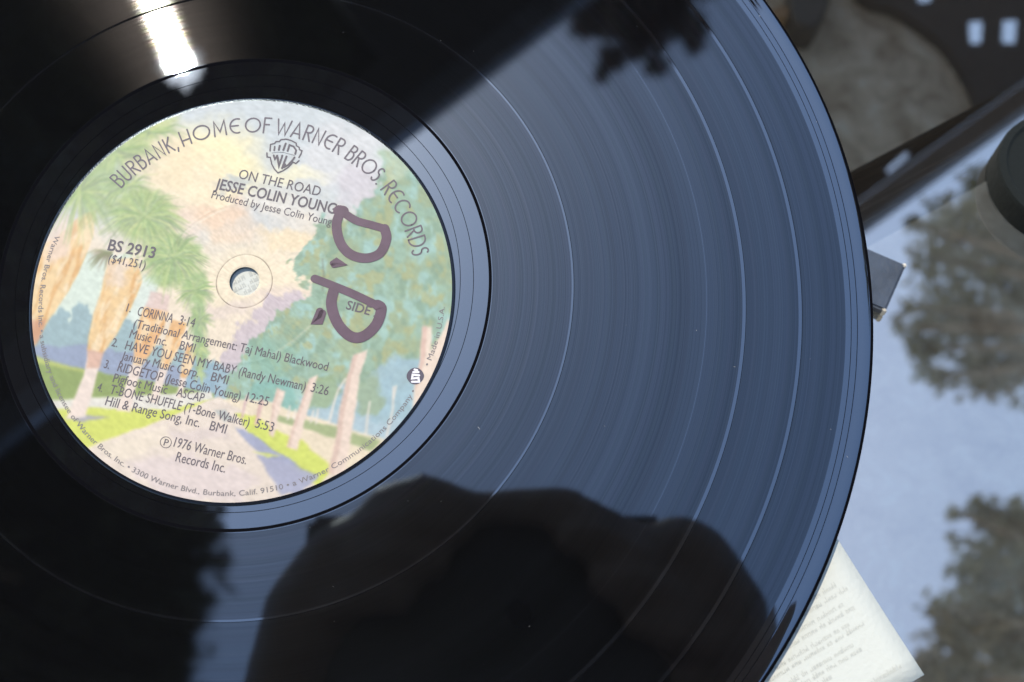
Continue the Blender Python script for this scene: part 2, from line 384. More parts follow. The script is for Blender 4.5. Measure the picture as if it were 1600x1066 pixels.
put(poly([(370, 668), (395, 676), (420, 700), (455, 715), (470, 730), (430, 722), (400, 705)], 7, 5, 1.5), (166, 172, 204))
put(poly([(400, 710), (450, 722), (500, 742), (470, 770), (440, 775), (425, 745)], 8, 6, 1.5), (170, 174, 206), .95)
put(poly([(395, 706), (440, 712), (420, 716)], 6, 3, 1.5), (214, 222, 120), .9)
put(poly([(432, 648), (470, 655), (530, 668), (595, 690), (580, 705), (520, 684), (432, 656)], 6, 3, 1.5), (164, 182, 130), .9)
put(poly([(335, 640), (352, 640), (366, 655), (352, 660)], 6, 3, 2), (176, 186, 190), .8)
# trunks of the right-hand trees
def trunk(pts, c=(238, 216, 204), sh=(206, 168, 158)):
    put(poly(pts, 4, 0, 1.0), c)
    q = np.asarray(pts, float); h = len(q) // 2; left = q[h:][::-1]; mid = (q[:h] * .35 + left * .65)
    put(poly(list(map(tuple, mid)) + list(map(tuple, left[::-1])), 4, 0, 1.5), sh, .45)
trunk([(574, 548), (563, 590), (556, 640), (548, 690), (538, 748), (512, 738), (524, 690), (530, 645), (540, 600), (552, 555)])
trunk([(497, 586), (488, 620), (478, 655), (464, 704), (448, 698), (460, 660), (472, 625), (484, 592)])
trunk([(446, 612), (438, 640), (432, 665), (428, 684), (420, 680), (422, 660), (426, 635), (432, 606)])
trunk([(414, 625), (408, 645), (404, 665), (398, 664), (402, 644), (408, 622)], (226, 190, 186))
trunk([(390, 618), (384, 640), (380, 655), (376, 654), (380, 640), (385, 618)], (222, 192, 196))
put(poly([(660, 510), (676, 511), (673, 548), (690, 520), (702, 498), (706, 520), (700, 540), (688, 580), (664, 622), (644, 650), (646, 612), (655, 570)], 4, 0, 1.2), (240, 220, 206))
put(poly([(660, 510), (668, 511), (664, 560), (654, 600), (648, 612), (655, 570)], 3, 0, 1.5), (218, 176, 166), .6)
for pts in ([(529, 608), (522, 630), (514, 662)], [(540, 592), (530, 608)], [(578, 628), (574, 655), (572, 680)], [(615, 605), (614, 640), (604, 683)], [(619, 604), (615, 622)], [(490, 642), (486, 660)], [(497, 640), (494, 662)], [(453, 635), (450, 655)], [(462, 640), (459, 655)]):
    stroke(pts, 1.6, 1.9, (232, 222, 214), .85)
# palm trunks on the left
def palm_trunk(skirt, base, col=(240, 204, 150)):
    put(poly(skirt, 3, 0, 1.5), col); m = poly(skirt, 3, 0, 1.5)
    put(m * sstep(.48, .66, fbm((X + .35 * Y) / 7, Y / 40, 3)), (226, 172, 104), .7)
    put(m * sstep(.50, .68, fbm((X + .35 * Y) / 9 + 50, Y / 30, 3)), (246, 226, 196), .7)
    if base: put(poly(base, 3, 0, 1.3), (238, 220, 212)); 
palm_trunk([(130, 335), (150, 330), (147, 366), (123, 427), (103, 463), (72, 507), (55, 540), (30, 540), (40, 400), (90, 370)], None, (242, 210, 160))
put(blob(100, 380, 24, 34, rot=.4), (238, 214, 206), .7)
put(poly([(50, 500), (72, 500), (66, 520), (58, 538), (48, 536)], 6, 0, 2), (206, 150, 126), .7)
palm_trunk([(170, 405), (214, 405), (222, 440), (206, 480), (184, 522), (161, 552), (137, 548), (139, 523), (147, 490), (158, 455)],
           [(137, 550), (161, 553), (154, 578), (146, 610), (134, 652), (102, 656), (120, 615), (134, 578)])
put(blob(185, 430, 22, 18), (232, 214, 208), .6); put(poly([(137, 546), (163, 551), (155, 576), (136, 576)], 3, 0, 2), (220, 172, 152), .75)
palm_trunk([(226, 480), (262, 486), (256, 510), (240, 545), (222, 572), (208, 570), (212, 530), (219, 500)], [(206, 570), (224, 573), (214, 600), (204, 645), (182, 642), (196, 604)], (240, 186, 130))
palm_trunk([(270, 500), (292, 506), (282, 540), (262, 578), (250, 575), (256, 540)], [(250, 576), (262, 579), (256, 600), (246, 630), (234, 630), (242, 600)], (240, 190, 132))
palm_trunk([(292, 540), (310, 544), (302, 570), (290, 592), (282, 590), (285, 565)], [(282, 590), (291, 592), (284, 624), (276, 622)], (238, 192, 144))
put(poly([(236, 455), (268, 462), (262, 488), (226, 480)], 6, 0, 2.5), (226, 200, 196), .9)
# palm crowns
def crown(cx, cy, R, nf, cols, squash=1.0, a0=0, a1=6.283, droop=.35):
    for k in range(nf):
        a = rng.uniform(a0, a1); L = R * rng.uniform(.55, 1.05); s0 = rng.uniform(0, .35) * R
        dxx, dyy = math.cos(a), math.sin(a) * squash
        b = (cx + dxx * s0, cy + dyy * s0); e = (cx + dxx * L, cy + dyy * L + droop * L * rng.uniform(.2, 1)); m_ = ((b[0] + e[0]) / 2, (b[1] + e[1]) / 2 - .12 * L)
        stroke([b, m_, e], rng.uniform(1.4, 2.6), .4, cols[rng.integers(len(cols))], rng.uniform(.4, .75), 1.0)
GR = [(186, 206, 140), (166, 194, 130), (150, 180, 128), (204, 216, 152), (176, 198, 152), (156, 172, 142)]
put(blob(185, 235, 85, 30, rot=-.5), (188, 206, 140), .75); put(blob(150, 300, 55, 60), (176, 200, 148), .7); put(blob(230, 200, 60, 20, rot=-.3), (204, 214, 150), .7)
crown(180, 235, 85, 130, GR, .5, droop=.1); crown(235, 205, 60, 60, GR + [(214, 218, 150)], .35, droop=.05)
crown(125, 300, 70, 110, GR, 1.0, droop=.5); crown(200, 290, 55, 60, GR, .8)
put(blob(245, 325, 26, 26), (230, 212, 204), .5)
put(blob(226, 340, 58, 46), (170, 196, 122), .85); crown(226, 338, 72, 230, GR, .85)
put(blob(273, 408, 44, 40), (160, 192, 118), .85); crown(272, 402, 58, 200, GR, .9)
put(blob(302, 458, 26, 26), (158, 192, 130), .8); crown(304, 455, 34, 90, GR, .9)
put(blob(312, 500, 18, 30), (160, 192, 134), .8); crown(313, 500, 24, 60, GR, 1.1)
put(blob(310, 545, 14, 36), (150, 186, 136), .8); crown(312, 545, 18, 40, GR, 1.6); crown(312, 580, 14, 30, GR, 1.6)
crown(175, 395, 40, 30, [(160, 150, 130), (140, 150, 110)], .6, 1.8, 3.4)
# moulded ring's highlight and shade, painted as pale and dark strokes
stroke([(286, 366), (310, 348), (340, 332), (352, 328)], .7, .7, (252, 244, 226), .8)
stroke([(504, 405), (506, 430), (504, 455)], .6, .6, (120, 110, 100), .8)
stroke([(484, 510), (462, 530), (430, 552)], 1.2, .8, (206, 210, 190), .7)
stroke([(452, 555), (445, 562)], .8, .8, (226, 216, 206), .7)
BR = fbm((X * .8 + Y * .6) / 9 + 3, (Y * .8 - X * .6) / 2.6 + 7, 3) - .5
RGB *= (1 + BR * .13 + FINE * .10)[:, None]; RGB *= (1 + (rng.random(len(X)) - .5) * .035)[:, None]
G3 = RGB.reshape(NR, NA, 3)
for it in range(3):
    G3 = (np.roll(G3, 1, 1) + 2 * G3 + np.roll(G3, -1, 1)) / 4
    G3[1:-1] = (G3[:-2] + 2 * G3[1:-1] + G3[2:]) / 4
RGB = G3.reshape(-1, 3) * .94 + np.array([240, 228, 208]) * .06
# crease shadow of the pressing ring painted into the label colour, broken at the top
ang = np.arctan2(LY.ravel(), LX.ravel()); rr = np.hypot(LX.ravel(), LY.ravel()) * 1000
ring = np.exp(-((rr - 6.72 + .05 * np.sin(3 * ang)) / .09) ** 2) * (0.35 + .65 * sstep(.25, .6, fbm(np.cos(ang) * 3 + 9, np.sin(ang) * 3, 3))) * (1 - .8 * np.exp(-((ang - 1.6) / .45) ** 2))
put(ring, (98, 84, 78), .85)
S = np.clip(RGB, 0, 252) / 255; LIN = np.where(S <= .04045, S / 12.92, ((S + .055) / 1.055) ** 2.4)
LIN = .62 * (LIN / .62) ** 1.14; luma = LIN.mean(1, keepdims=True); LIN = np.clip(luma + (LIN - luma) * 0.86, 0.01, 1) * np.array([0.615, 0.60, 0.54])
LZ = 0.00016 + 0.00005 * np.exp(-((rr - 20.2) / .40) ** 2) - 0.00007 * np.exp(-((rr - 6.72) / .18) ** 2) - 0.00012 * np.exp(-((rr - 3.6) / .25) ** 2)
verts = np.stack([LX.ravel(), LY.ravel(), LZ], 1)
i0 = (np.arange(NR - 1)[:, None] * NA + np.arange(NA)[None, :]).ravel()
i1 = (np.arange(NR - 1)[:, None] * NA + (np.arange(NA)[None, :] + 1) % NA).ravel()
faces = np.stack([i0, i0 + NA, i1 + NA, i1], 1)
lm_, nt, b = M('printed_label_paper'); L = nt.links.new
at = node(nt, 'ShaderNodeVertexColor'); at.layer_name = 'print'; L(at.outputs[0], b.inputs['Base Color'])
b.inputs['Roughness'].default_value = 0.62; b.inputs['Specular IOR Level'].default_value = 0.30
tc = node(nt, 'ShaderNodeTexCoord'); n1 = node(nt, 'ShaderNodeTexNoise', i_Scale=3000.0, i_Detail=3.0); L(tc.outputs['Object'], n1.inputs['Vector'])
bp = node(nt, 'ShaderNodeBump', i_Strength=0.1, i_Distance=0.00004); L(n1.outputs['Fac'], bp.inputs['Height']); L(bp.outputs[0], b.inputs['Normal'])
me = bpy.data.meshes.new('label')
me.vertices.add(len(verts)); me.vertices.foreach_set('co', verts.ravel())
me.loops.add(faces.size); me.loops.foreach_set('vertex_index', faces.ravel())
me.polygons.add(len(faces)); me.polygons.foreach_set('loop_start', np.arange(len(faces)) * 4); me.polygons.foreach_set('loop_total', np.full(len(faces), 4))
me.update(calc_edges=True)
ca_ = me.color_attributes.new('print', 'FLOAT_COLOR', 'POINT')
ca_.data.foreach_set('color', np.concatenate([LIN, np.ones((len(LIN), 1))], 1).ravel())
me.materials.append(lm_)
label = bpy.data.objects.new('label', me); COL.objects.link(label); label.parent = rec
label['label'] = 'round cream and pastel paper label painted with a palm avenue'

# ------------------------------------------------------------------ lettering
INK = plain('printing_ink', (0.095, 0.082, 0.090), 0.6, spec=0.3)
INK2 = plain('fine_print_ink', (0.16, 0.145, 0.145), 0.6, spec=0.3)
ZT = 0.00023
TITLE = plain('title_ink', (0.11, 0.094, 0.105), 0.6, spec=0.3)
_tc = {}
def glyphs(txt, off=0.0):
    key = (txt, off)
    if key in _tc: return _tc[key]
    cu = bpy.data.curves.new('t', 'FONT'); cu.body = txt; cu.size = 1.0; cu.resolution_u = 3; cu.offset = off; cu.fill_mode = 'BOTH'
    o = bpy.data.objects.new('t', cu); COL.objects.link(o); bpy.context.view_layer.update()
    dg = bpy.context.evaluated_depsgraph_get(); ev = o.evaluated_get(dg); m_ = ev.to_mesh()
    v = [tuple(p.co) for p in m_.vertices]; f = [tuple(p.vertices) for p in m_.polygons]
    ev.to_mesh_clear(); bpy.data.objects.remove(o); bpy.data.curves.remove(cu)
    _tc[key] = (v, f); return v, f
def text_line(txt, p0, p1, hpx, off=0.0, ink=INK, lean=0.0, name='lettering', wear=0):
    v, f = glyphs(txt, off)
    a = on_record(*p0); b_ = on_record(*p1); e = (b_ - a); Lx = e.length; e.normalize(); up = Vector((-e.y, e.x, 0))
    x0 = min(q[0] for q in v); x1 = max(q[0] for q in v); k = hpx * 0.000153 / 0.70 * 1.08
    out = []
    for q in v:
        p = a + e * ((q[0] - x0) / (x1 - x0) * Lx + lean * q[1] * k) + up * (q[1] * k); out.append((p.x, p.y, ZT))
    return mesh_obj(name, out, f, ink, label)
lines = [("ON THE ROAD", (372, 279), (499, 307), 15.5, 0.0), ("JESSE COLIN YOUNG", (335, 295), (523, 335), 17, 0.016), ("Produced by Jesse Colin Young", (330, 310), (517, 353), 12.5, 0.0),
         ("BS 2913", (168, 391), (241, 404), 17, 0.02), ("($41,251)", (169, 410), (226, 421), 13, 0.0),
         ("1.", (197, 487), (204, 488.5), 12.5, 0.0), ("CORINNA", (214, 493), (269, 505), 14, 0.0), ("3:14", (279, 507), (303, 512), 14, 0.0),
         ("(Traditional Arrangement: Taj Mahal) Blackwood", (208, 512), (511, 580), 13, 0.0),
         ("Music Inc.", (202, 528), (260, 541), 13, 0.0), ("BMI", (280, 546), (303, 551), 13, 0.0),
         ("2.", (174, 541), (183, 543), 12.5, 0.0), ("HAVE YOU SEEN MY BABY (Randy Newman)", (195, 546), (476, 611), 13.5, 0.0), ("3:26", (485, 612), (512, 618.5), 13.5, 0.0),
         ("January Music Corp.", (189, 562), (309, 590), 13, 0.0), ("BMI", (329, 595), (355, 601), 13, 0.0),
         ("3.", (162, 575), (170, 577), 12.5, 0.0), ("RIDGETOP (Jesse Colin Young)", (183, 580), (374, 626), 13.5, 0.0), ("12:25", (384, 627), (418, 635), 13.5, 0.0),
         ("Pigfoot Music", (176, 597), (260, 616), 13, 0.0), ("ASCAP", (275, 619), (317, 629), 13, 0.0),
         ("4.", (151, 611), (159, 613), 12.5, 0.0), ("T-BONE SHUFFLE (T-Bone Walker)", (171, 615), (388, 667), 13.5, 0.0), ("5:53", (398, 668), (426, 675), 13.5, 0.0),
         ("Hill & Range Song, Inc.", (164, 633), (311, 668), 13.5, 0.0), ("BMI", (327, 672), (352, 678), 13.5, 0.0),
         ("1976 Warner Bros.", (271, 698), (384, 726), 14, 0.0), ("Records Inc.", (274, 721), (351, 739), 14, 0.0), ("SIDE 2", (540, 483), (592, 497), 13.5, 0.014)]
for t_, a_, b_, h_, o_ in lines: text_line(t_, a_, b_, h_, o_)
text_line("P", (255.5, 696), (262, 697.5), 9.5, 0.0)
def ribbon(name, paths, width, ink, z=ZT, parent=None, closed=False):
    """flat pen strokes in record coordinates (metres) with round ends"""
    V, F = [], []
    for pi, (pts, wd) in enumerate((p if isinstance(p, tuple) else (p, width)) for p in paths):
        pts = [Vector((p[0], p[1], 0)) for p in pts]
        zz = z + 0.000004 * (pi % 5)
        pts = [p for k, p in enumerate(pts) if k == 0 or (p - pts[k - 1]).length > 1e-7]; n_ = len(pts)
        if n_ < 2: continue
        i0 = len(V)
        for k in range(n_):
            d0 = (pts[k] - pts[k - 1]).normalized() if k else (pts[1] - pts[0]).normalized()
            d1 = (pts[k + 1] - pts[k]).normalized() if k < n_ - 1 else d0
            n0 = Vector((-d0.y, d0.x, 0)); n1 = Vector((-d1.y, d1.x, 0)); mm_ = n0 + n1
            mm_ = mm_.normalized() if mm_.length > .2 else n1
            off = mm_ * (wd / 2 / max(.45, mm_.dot(n1))); V += [(*(pts[k] + off).xy, zz), (*(pts[k] - off).xy, zz)]
            if k: F.append((i0 + 2 * k - 2, i0 + 2 * k - 1, i0 + 2 * k + 1, i0 + 2 * k))
        for p, dr in ((pts[0], pts[0] - pts[1]), (pts[-1], pts[-1] - pts[-2])):     # round ends
            dr = dr.normalized(); nn = Vector((-dr.y, dr.x, 0)); i = len(V)
            V += [(*(p + (nn * math.cos(math.pi * q / 8) + dr * math.sin(math.pi * q / 8)) * wd / 2).xy, zz) for q in range(9)]; F.append(tuple(range(i, i + 9)))
    return mesh_obj(name, V, F, ink, parent or label)
R2 = lambda pts: [on_record(*p).xy for p in pts]
def circ(cx, cy, r, n=28): return [(cx + r * math.cos(2 * math.pi * k / n), cy + r * math.sin(2 * math.pi * k / n)) for k in range(n + 1)]
ribbon('phonogram_mark', [R2(circ(259.5, 691.5, 8.6))], 0.00014, INK)

# arched title, thin deco strokes; each letter drawn in a cell of height 1
def arc(cx, cy, rx, ry, a0, a1, n=12): return [(cx + rx * math.cos(math.radians(a0 + (a1 - a0) * k / n)), cy + ry * math.sin(math.radians(a0 + (a1 - a0) * k / n))) for k in range(n + 1)]
DECO = {
 'B': (.50, [[(.06, 0), (.06, 1)], [(.06, 1), (.24, 1)] + arc(.24, .80, .18, .20, 90, -90) + [(.06, .60)], [(.06, .60), (.24, .60)] + arc(.24, .30, .24, .30, 90, -90) + [(.06, 0)]]),
 'U': (.56, [[(.06, 1), (.06, .28)] + arc(.28, .28, .22, .28, 180, 360) + [(.50, 1)]]),
 'R': (.52, [[(.06, 0), (.06, 1)], [(.06, 1), (.24, 1)] + arc(.24, .76, .22, .24, 90, -90) + [(.06, .52)], [(.20, .52), (.50, 0)]]),
 'A': (.66, [[(.02, 0), (.32, 1), (.62, 0)], [(.10, .26), (.54, .26)]]),
 'N': (.60, [[(.06, 0), (.06, 1), (.52, 0), (.52, 1)]]),
 'K': (.54, [[(.06, 0), (.06, 1)], [(.46, 1), (.08, .42)], [(.18, .56), (.52, 0)]]),
 ',': (.22, [[(.12, .06), (.04, -.18)]]), '.': (.22, [[(.09, .02), (.11, .04)]]),
 'H': (.58, [[(.06, 0), (.06, 1)], [(.52, 0), (.52, 1)], [(.06, .36), (.52, .36)]]),
 'O': (.96, [arc(.48, .5, .44, .46, 0, 360, 28)]),
 'M': (.78, [[(.06, 0), (.12, 1), (.38, .25), (.66, 1), (.72, 0)]]),
 'E': (.60, [arc(.42, .5, .38, .48, 70, 290, 18), [(.05, .52), (.48, .52)]]),
 'F': (.46, [[(.06, 0), (.06, 1), (.44, 1)], [(.06, .56), (.36, .56)]]),
 'W': (.86, [[(.02, 1), (.22, 0), (.44, .80), (.64, 0), (.84, 1)]]),
 'S': (.40, [arc(.21, .79, .17, .20, 40, 270, 10) + arc(.19, .30, .19, .29, 90, -140, 12)]),
 'C': (.74, [arc(.44, .5, .40, .46, 50, 310, 20)]),
 'D': (.66, [[(.06, 0), (.06, 1), (.20, 1)] + arc(.20, .5, .42, .5, 90, -90, 14) + [(.06, 0)]]),
}
lc = Vector((LAB_C[0], LAB_C[1]))
def pol(px, py):
    p = on_record(px, py).xy - lc; return p.length, math.atan2(p.y, p.x)
def arc_word(word, p0, p1, r0, h):
    _, a0 = pol(*p0); _, a1 = pol(*p1); tot = sum(DECO[c][0] + .14 for c in word) - .14; paths = []; x = 0
    for c in word:
        wd, st = DECO[c]
        for s_ in st:
            q = []
            for k in range(len(s_)):
                q.append(s_[k])
            pts = []
            for gx, gy in q:
                a = a0 + (a1 - a0) * (x + gx) / tot; r = r0 + gy * h
                pts.append((lc.x + r * math.cos(a), lc.y + r * math.sin(a)))
            paths.append(pts)
        x += wd + .14
    ribbon('arched_lettering', paths, 0.00040, TITLE)
R0, HH = 0.0416, 0.00405
arc_word("BURBANK,", (178, 285), (279, 226), R0, HH); arc_word("HOME", (284, 224), (376, 199), R0, HH); arc_word("OF", (383, 197), (424, 194), R0, HH)
arc_word("WARNER", (434, 192), (536, 232), R0, HH); arc_word("BROS.", (543, 240), (597, 284), R0, HH); arc_word("RECORDS", (600, 292), (667, 396), R0, HH)

# fine print round the rim
def rim_text(txt, p0, p1, r0, h, ink):
    v, f = glyphs(txt); _, a0 = pol(*p0); _, a1 = pol(*p1)
    if a1 < a0: a1 += 2 * math.pi
    x0 = min(q[0] for q in v); x1 = max(q[0] for q in v); out = []
    for q in v:
        a = a0 + (a1 - a0) * (q[0] - x0) / (x1 - x0); r = r0 - q[1] * h / .7
        out.append((lc.x + r * math.cos(a), lc.y + r * math.sin(a), ZT))
    mesh_obj('rim_lettering', out, f, ink, label)
RR, RH = 0.0488, 0.00125
rim_text("Warner Bros. Records Inc. \u2022 a subsidiary and licensee", (76, 365), (103, 650), RR, RH, INK2)
rim_text("of Warner Bros. Inc. \u2022 3300 Warner Blvd., Burbank, Calif. 91510", (106, 655), (444, 768), RR, RH, INK2)
rim_text("\u2022 a Warner Communications Company \u2022", (450, 766), (650, 612), RR, RH, INK2)
rim_text("\u2022 Made in U.S.A.", (668, 572), (693, 480), RR, RH, INK2)
# round mark on the right edge of the label and the shield
RND = plain('mark_ink', (0.075, 0.065, 0.085), 0.6, spec=0.3); PALE = plain('mark_pale', (0.62, 0.60, 0.62), 0.6)
cmk = on_record(649, 588).xy
ring_ = [(cmk.x + .00200 * math.cos(2 * math.pi * k / 32) * (1 + .03 * math.cos(4 * k * math.pi / 16)), cmk.y + .0020 * math.sin(2 * math.pi * k / 32), ZT) for k in range(32)]
mesh_obj('round_mark', ring_, [tuple(range(32))], RND, label)
ribbon('round_mark_letters', [R2([(644, 597), (655, 597), (654, 591), (644, 592), (645, 586), (655, 587)]), R2([(646, 582), (654, 582)]), R2([(648, 578), (652, 579)])], 0.0005, PALE, ZT + 0.00003)
def sh(pts): return R2([(400 + x / 11.84, 200 + y / 11.84) for x, y in pts])
ribbon('shield_emblem', [
    sh([(262, 435), (272, 312), (345, 296), (376, 258), (432, 260), (466, 224), (560, 214), (650, 238), (745, 288), (750, 335), (802, 368), (806, 408), (852, 428), (836, 484), (798, 552)]),
    sh([(205, 470), (208, 545), (266, 552), (296, 680), (345, 770), (408, 838), (500, 800), (600, 735), (688, 640), (740, 665), (798, 612)]),
    (sh([(350, 352), (340, 424)]), .00040), (sh([(442, 336), (424, 412)]), .00048), (sh([(552, 296), (508, 416)]), .00048), (sh([(622, 322), (588, 432)]), .00048),
    (sh([(622, 322), (700, 352), (746, 420), (728, 488)]), .00045),
    (sh([(300, 470), (400, 455), (520, 462), (620, 490), (720, 515)]), .00008),
    (sh([(330, 515), (352, 585), (395, 520)]), .00045), (sh([(395, 520), (425, 735), (488, 520)]), .00050), (sh([(405, 560), (430, 700), (460, 600)]), .0005),
    (sh([(486, 752), (566, 535)]), .00050), (sh([(520, 735), (600, 690), (690, 590), (715, 550)]), .00045), (sh([(505, 720), (540, 680)]), .0005)], 0.00034, INK)
# marker pen initials
MARK = plain('purple_marker_ink', (0.080, 0.046, 0.068), 0.5, noise=0.12, scale=350.0, spec=0.25)
def smooth(pts, n=6):
    out = []
    for k in range(len(pts) - 1):
        p0 = pts[max(k - 1, 0)]; p1 = pts[k]; p2 = pts[k + 1]; p3 = pts[min(k + 2, len(pts) - 1)]
        for j in range(n):
            t = j / n; out.append(tuple(.5 * ((2 * p1[i]) + (-p0[i] + p2[i]) * t + (2 * p0[i] - 5 * p1[i] + 4 * p2[i] - p3[i]) * t * t + (-p0[i] + 3 * p1[i] - 3 * p2[i] + p3[i]) * t ** 3) for i in (0, 1)))
    return out + [pts[-1]]
pen = [(R2(smooth([(533, 330), (526, 352), (532, 380), (548, 398), (572, 404), (594, 396), (604, 374), (601, 358)])), .0024),
       (R2(smooth([(533, 330), (556, 345), (580, 352), (601, 358)])), .0020), (R2([(530, 330), (536, 331)]), .0029),
       (R2([(520, 412), (526, 408), (534, 413), (522, 415)]), .0014),
       (R2(smooth([(492, 436), (518, 446), (552, 460), (588, 477)])), .0020),
       (R2(smooth([(523, 450), (518, 476), (528, 506), (548, 526), (568, 526), (588, 508), (596, 484), (590, 477)])), .0026),
       (R2([(500, 487), (494, 502), (500, 502), (504, 490)]), .0018)]
ribbon('marker_initials', pen, .0024, MARK, ZT + 0.00004)

# a little dust on the vinyl
rd = random.Random(21); V, F = [], []
for k in range(48):
    r = math.sqrt(rd.uniform(.061 ** 2, .149 ** 2)); a = rd.uniform(-1.5, 1.9); sz = rd.choice((.00005, .00006, .00008, .00013)); th_ = rd.uniform(0, 3.14); st_ = rd.choice((1, 1, 1.6, 5))
    c, s_ = math.cos(th_), math.sin(th_); i = len(V)
    for x, y in ((-1, -1), (1, -1), (1, 1), (-1, 1)):
        x *= sz * st_ / 2; y *= sz / 2; V.append((r * math.cos(a) + x * c - y * s_, r * math.sin(a) + x * s_ + y * c, .00006))
    V.append((r * math.cos(a), r * math.sin(a), .00006 + sz * .6)); F += [(i, i + 1, i + 4), (i + 1, i + 2, i + 4), (i + 2, i + 3, i + 4), (i + 3, i, i + 4)]
du = mesh_obj('dust', V, F, plain('lint', (.30, .29, .27), .9), rec); du['kind'] = 'stuff'

# ------------------------------------------------------------------ printed sheet under the record
PAPER = plain('white_paper', (0.53, 0.535, 0.47), 0.75, noise=0.02, scale=30, bump=0.15, bscale=900, spec=0.25)
TYPE = plain('grey_type', (0.43, 0.435, 0.385), 0.8)
ZP = -0.0021                                  # just under the record, leaning with it
corner = on_record(1441, 1054, ZP); c2 = on_record(1310, 845, ZP)
ue = (c2 - corner).normalized(); ve = Vector((ue.y, -ue.x, 0))
if ve.x > 0: ve = -ve
SM = REC_M @ Matrix(((ue.x, ve.x, 0, corner.x), (ue.y, ve.y, 0, corner.y), (0, 0, 1, ZP), (0, 0, 0, 1)))
sheet = empty('lyric_sheet', SM)
setp(sheet, 'white printed sheet with grey text lying below the record', 'paper')
SW, SH, ng = 0.27, 0.27, 54
HOLE_S = (0.1552, 0.0919)
def pz(a, b_): return 0.0001 * math.sin(a * 31 + 1) * math.sin(b_ * 23) + 0.0002 + 0.0008 * math.exp(-((a - HOLE_S[0]) ** 2 + (b_ - HOLE_S[1]) ** 2) / .02 ** 2) + 0.0010 * max(0, 1 - math.hypot(a, b_) / .03) ** 2
V = [(i / ng * SW, j / ng * SH, pz(i / ng * SW, j / ng * SH)) for i in range(ng + 1) for j in range(ng + 1)]
F = [(i * (ng + 1) + j, (i + 1) * (ng + 1) + j, (i + 1) * (ng + 1) + j + 1, i * (ng + 1) + j + 1) for i in range(ng) for j in range(ng)]
pp = mesh_obj('page', V, F, PAPER, sheet, smooth=True)
sol = pp.modifiers.new('thick', 'SOLIDIFY'); sol.thickness = 0.00012; sol.offset = -1
shi = SM.inverted()
def print_line(px, py, length, h=0.00125, seed=0, lead=None):
    """small illegible type: rows of tick-like letters grouped in words"""
    rn = random.Random(seed); p = shi @ (REC_M @ on_record(px, py, ZP)); x = p.x; y = p.y; V, F = [], []
    end = y + length
    def q(y0, y1, x0, x1):
        i = len(V); V.extend((a, b_, pz(a, b_) + 0.00006) for a, b_ in ((x0, y0), (x0, y1), (x1, y1), (x1, y0))); F.append((i, i + 1, i + 2, i + 3))
    while y < end:
        for k in range(rn.randint(2, 7)):
            hh = h * rn.choice((.62, .62, .62, 1.0)); wd = h * rn.uniform(.35, .6); t = h * .13
            q(y, y + t, x, x + hh); q(y + wd - t, y + wd, x, x + h * .6 * rn.choice((.6, 1)))
            q(y, y + wd, x + rn.choice((0, .28, .5)) * h, x + rn.choice((0, .28, .5)) * h + t)
            y += wd + h * .16
        y += h * .5
    mesh_obj('print_line', V, F, TYPE, sheet)
for k, (a, b_, Ln) in enumerate(((1307, 917, .045), (1325, 922, .05), (1318, 947, .06), (1335, 952, .055), (1327, 978, .06), (1350, 977, .062), (1333, 1010, .065), (1346, 1017, .065), (1300, 1060, .05), (1382, 1058, .014), (1407, 1043, .004))):
    print_line(a, b_, Ln, seed=k)
for k in range(7): print_line(425 + k * 2, 418 + k * 10.5, .022, h=.0019, seed=40 + k)

# slate-blue booklet whose worn end sticks out on the right and carries the record's edge
SLATE = plain('slate_blue_card', (0.030, 0.042, 0.062), 0.6, noise=0.25, scale=120, bump=0.2, bscale=600); WORN = plain('bare_card', (0.66, 0.60, 0.50), 0.8, noise=0.15, scale=300)
hC = 0.003
k1 = on_plane(1416, 414, ZG + hC); k2 = on_plane(1384, 487, ZG + hC)
e1 = (k2 - k1); wB = e1.length; e1.normalize(); e2 = Vector((e1.y, -e1.x, 0))
if e2.x > 0: e2 = -e2
book = empty('small_booklet', Matrix(((e1.x, e2.x, 0, k1.x), (e1.y, e2.y, 0, k1.y), (0, 0, 1, ZG + .0003), (0, 0, 0, 1))))
setp(book, 'slate blue card box end with worn pale corners poking out under the record', 'box')
bm = box_bm((wB, 0.085, hC), 0.0006, Matrix.Translation((wB / 2, .0425, hC / 2))); bm_obj('box_body', bm, SLATE, book)
for x, y, sx, sy in ((0.0004, 0.0004, .0011, .0011), (wB - .0003, .0005, .0007, .0014)):
    bm = box_bm((sx, sy, hC + .0003), 0.0003, Matrix.Translation((x, y, hC / 2))); bm_obj('worn_corner', bm, WORN, book)
bm = box_bm((wB * .8, .02, .018), .0006, Matrix.Translation((wB / 2, .072, hC + .009))); bm_obj('foam_pad', bm, SLATE, book)
# hidden stand that lifts the far side of the record
STD = plain('dark_wood_block', (0.05, 0.035, 0.025), 0.6, noise=0.3)

# ------------------------------------------------------------------ things on the patio, seen through the glass
CLOTH = plain('black_cloth', (0.010, 0.011, 0.013), 0.95, noise=0.3, scale=60, bump=0.5, bscale=300)
outline = [(1300, -60), (1352, -4), (1395, 10), (1435, 34), (1476, 67), (1502, 103), (1522, 140), (1532, 172), (1545, 200), (1600, 215), (1760, 200), (1760, -200), (1400, -200)]
def slab(name, pts, z0, z1, mat):
    bm = bmesh.new(); vs = [bm.verts.new((p.x, p.y, z0)) for p in pts]; f = bm.faces.new(vs)
    r = bmesh.ops.extrude_face_region(bm, geom=[f]); 
    for v in r['geom']:
        if isinstance(v, bmesh.types.BMVert): v.co.z = z1
    bmesh.ops.recalc_face_normals(bm, faces=bm.faces)
    return bm_obj(name, bm, mat)
mat_ = slab('floor_mat', [on_plane(x, y, 0.012) for x, y in [smooth(outline, 3)[k] for k in range(len(smooth(outline, 3)))]], 0.0, 0.012, CLOTH)
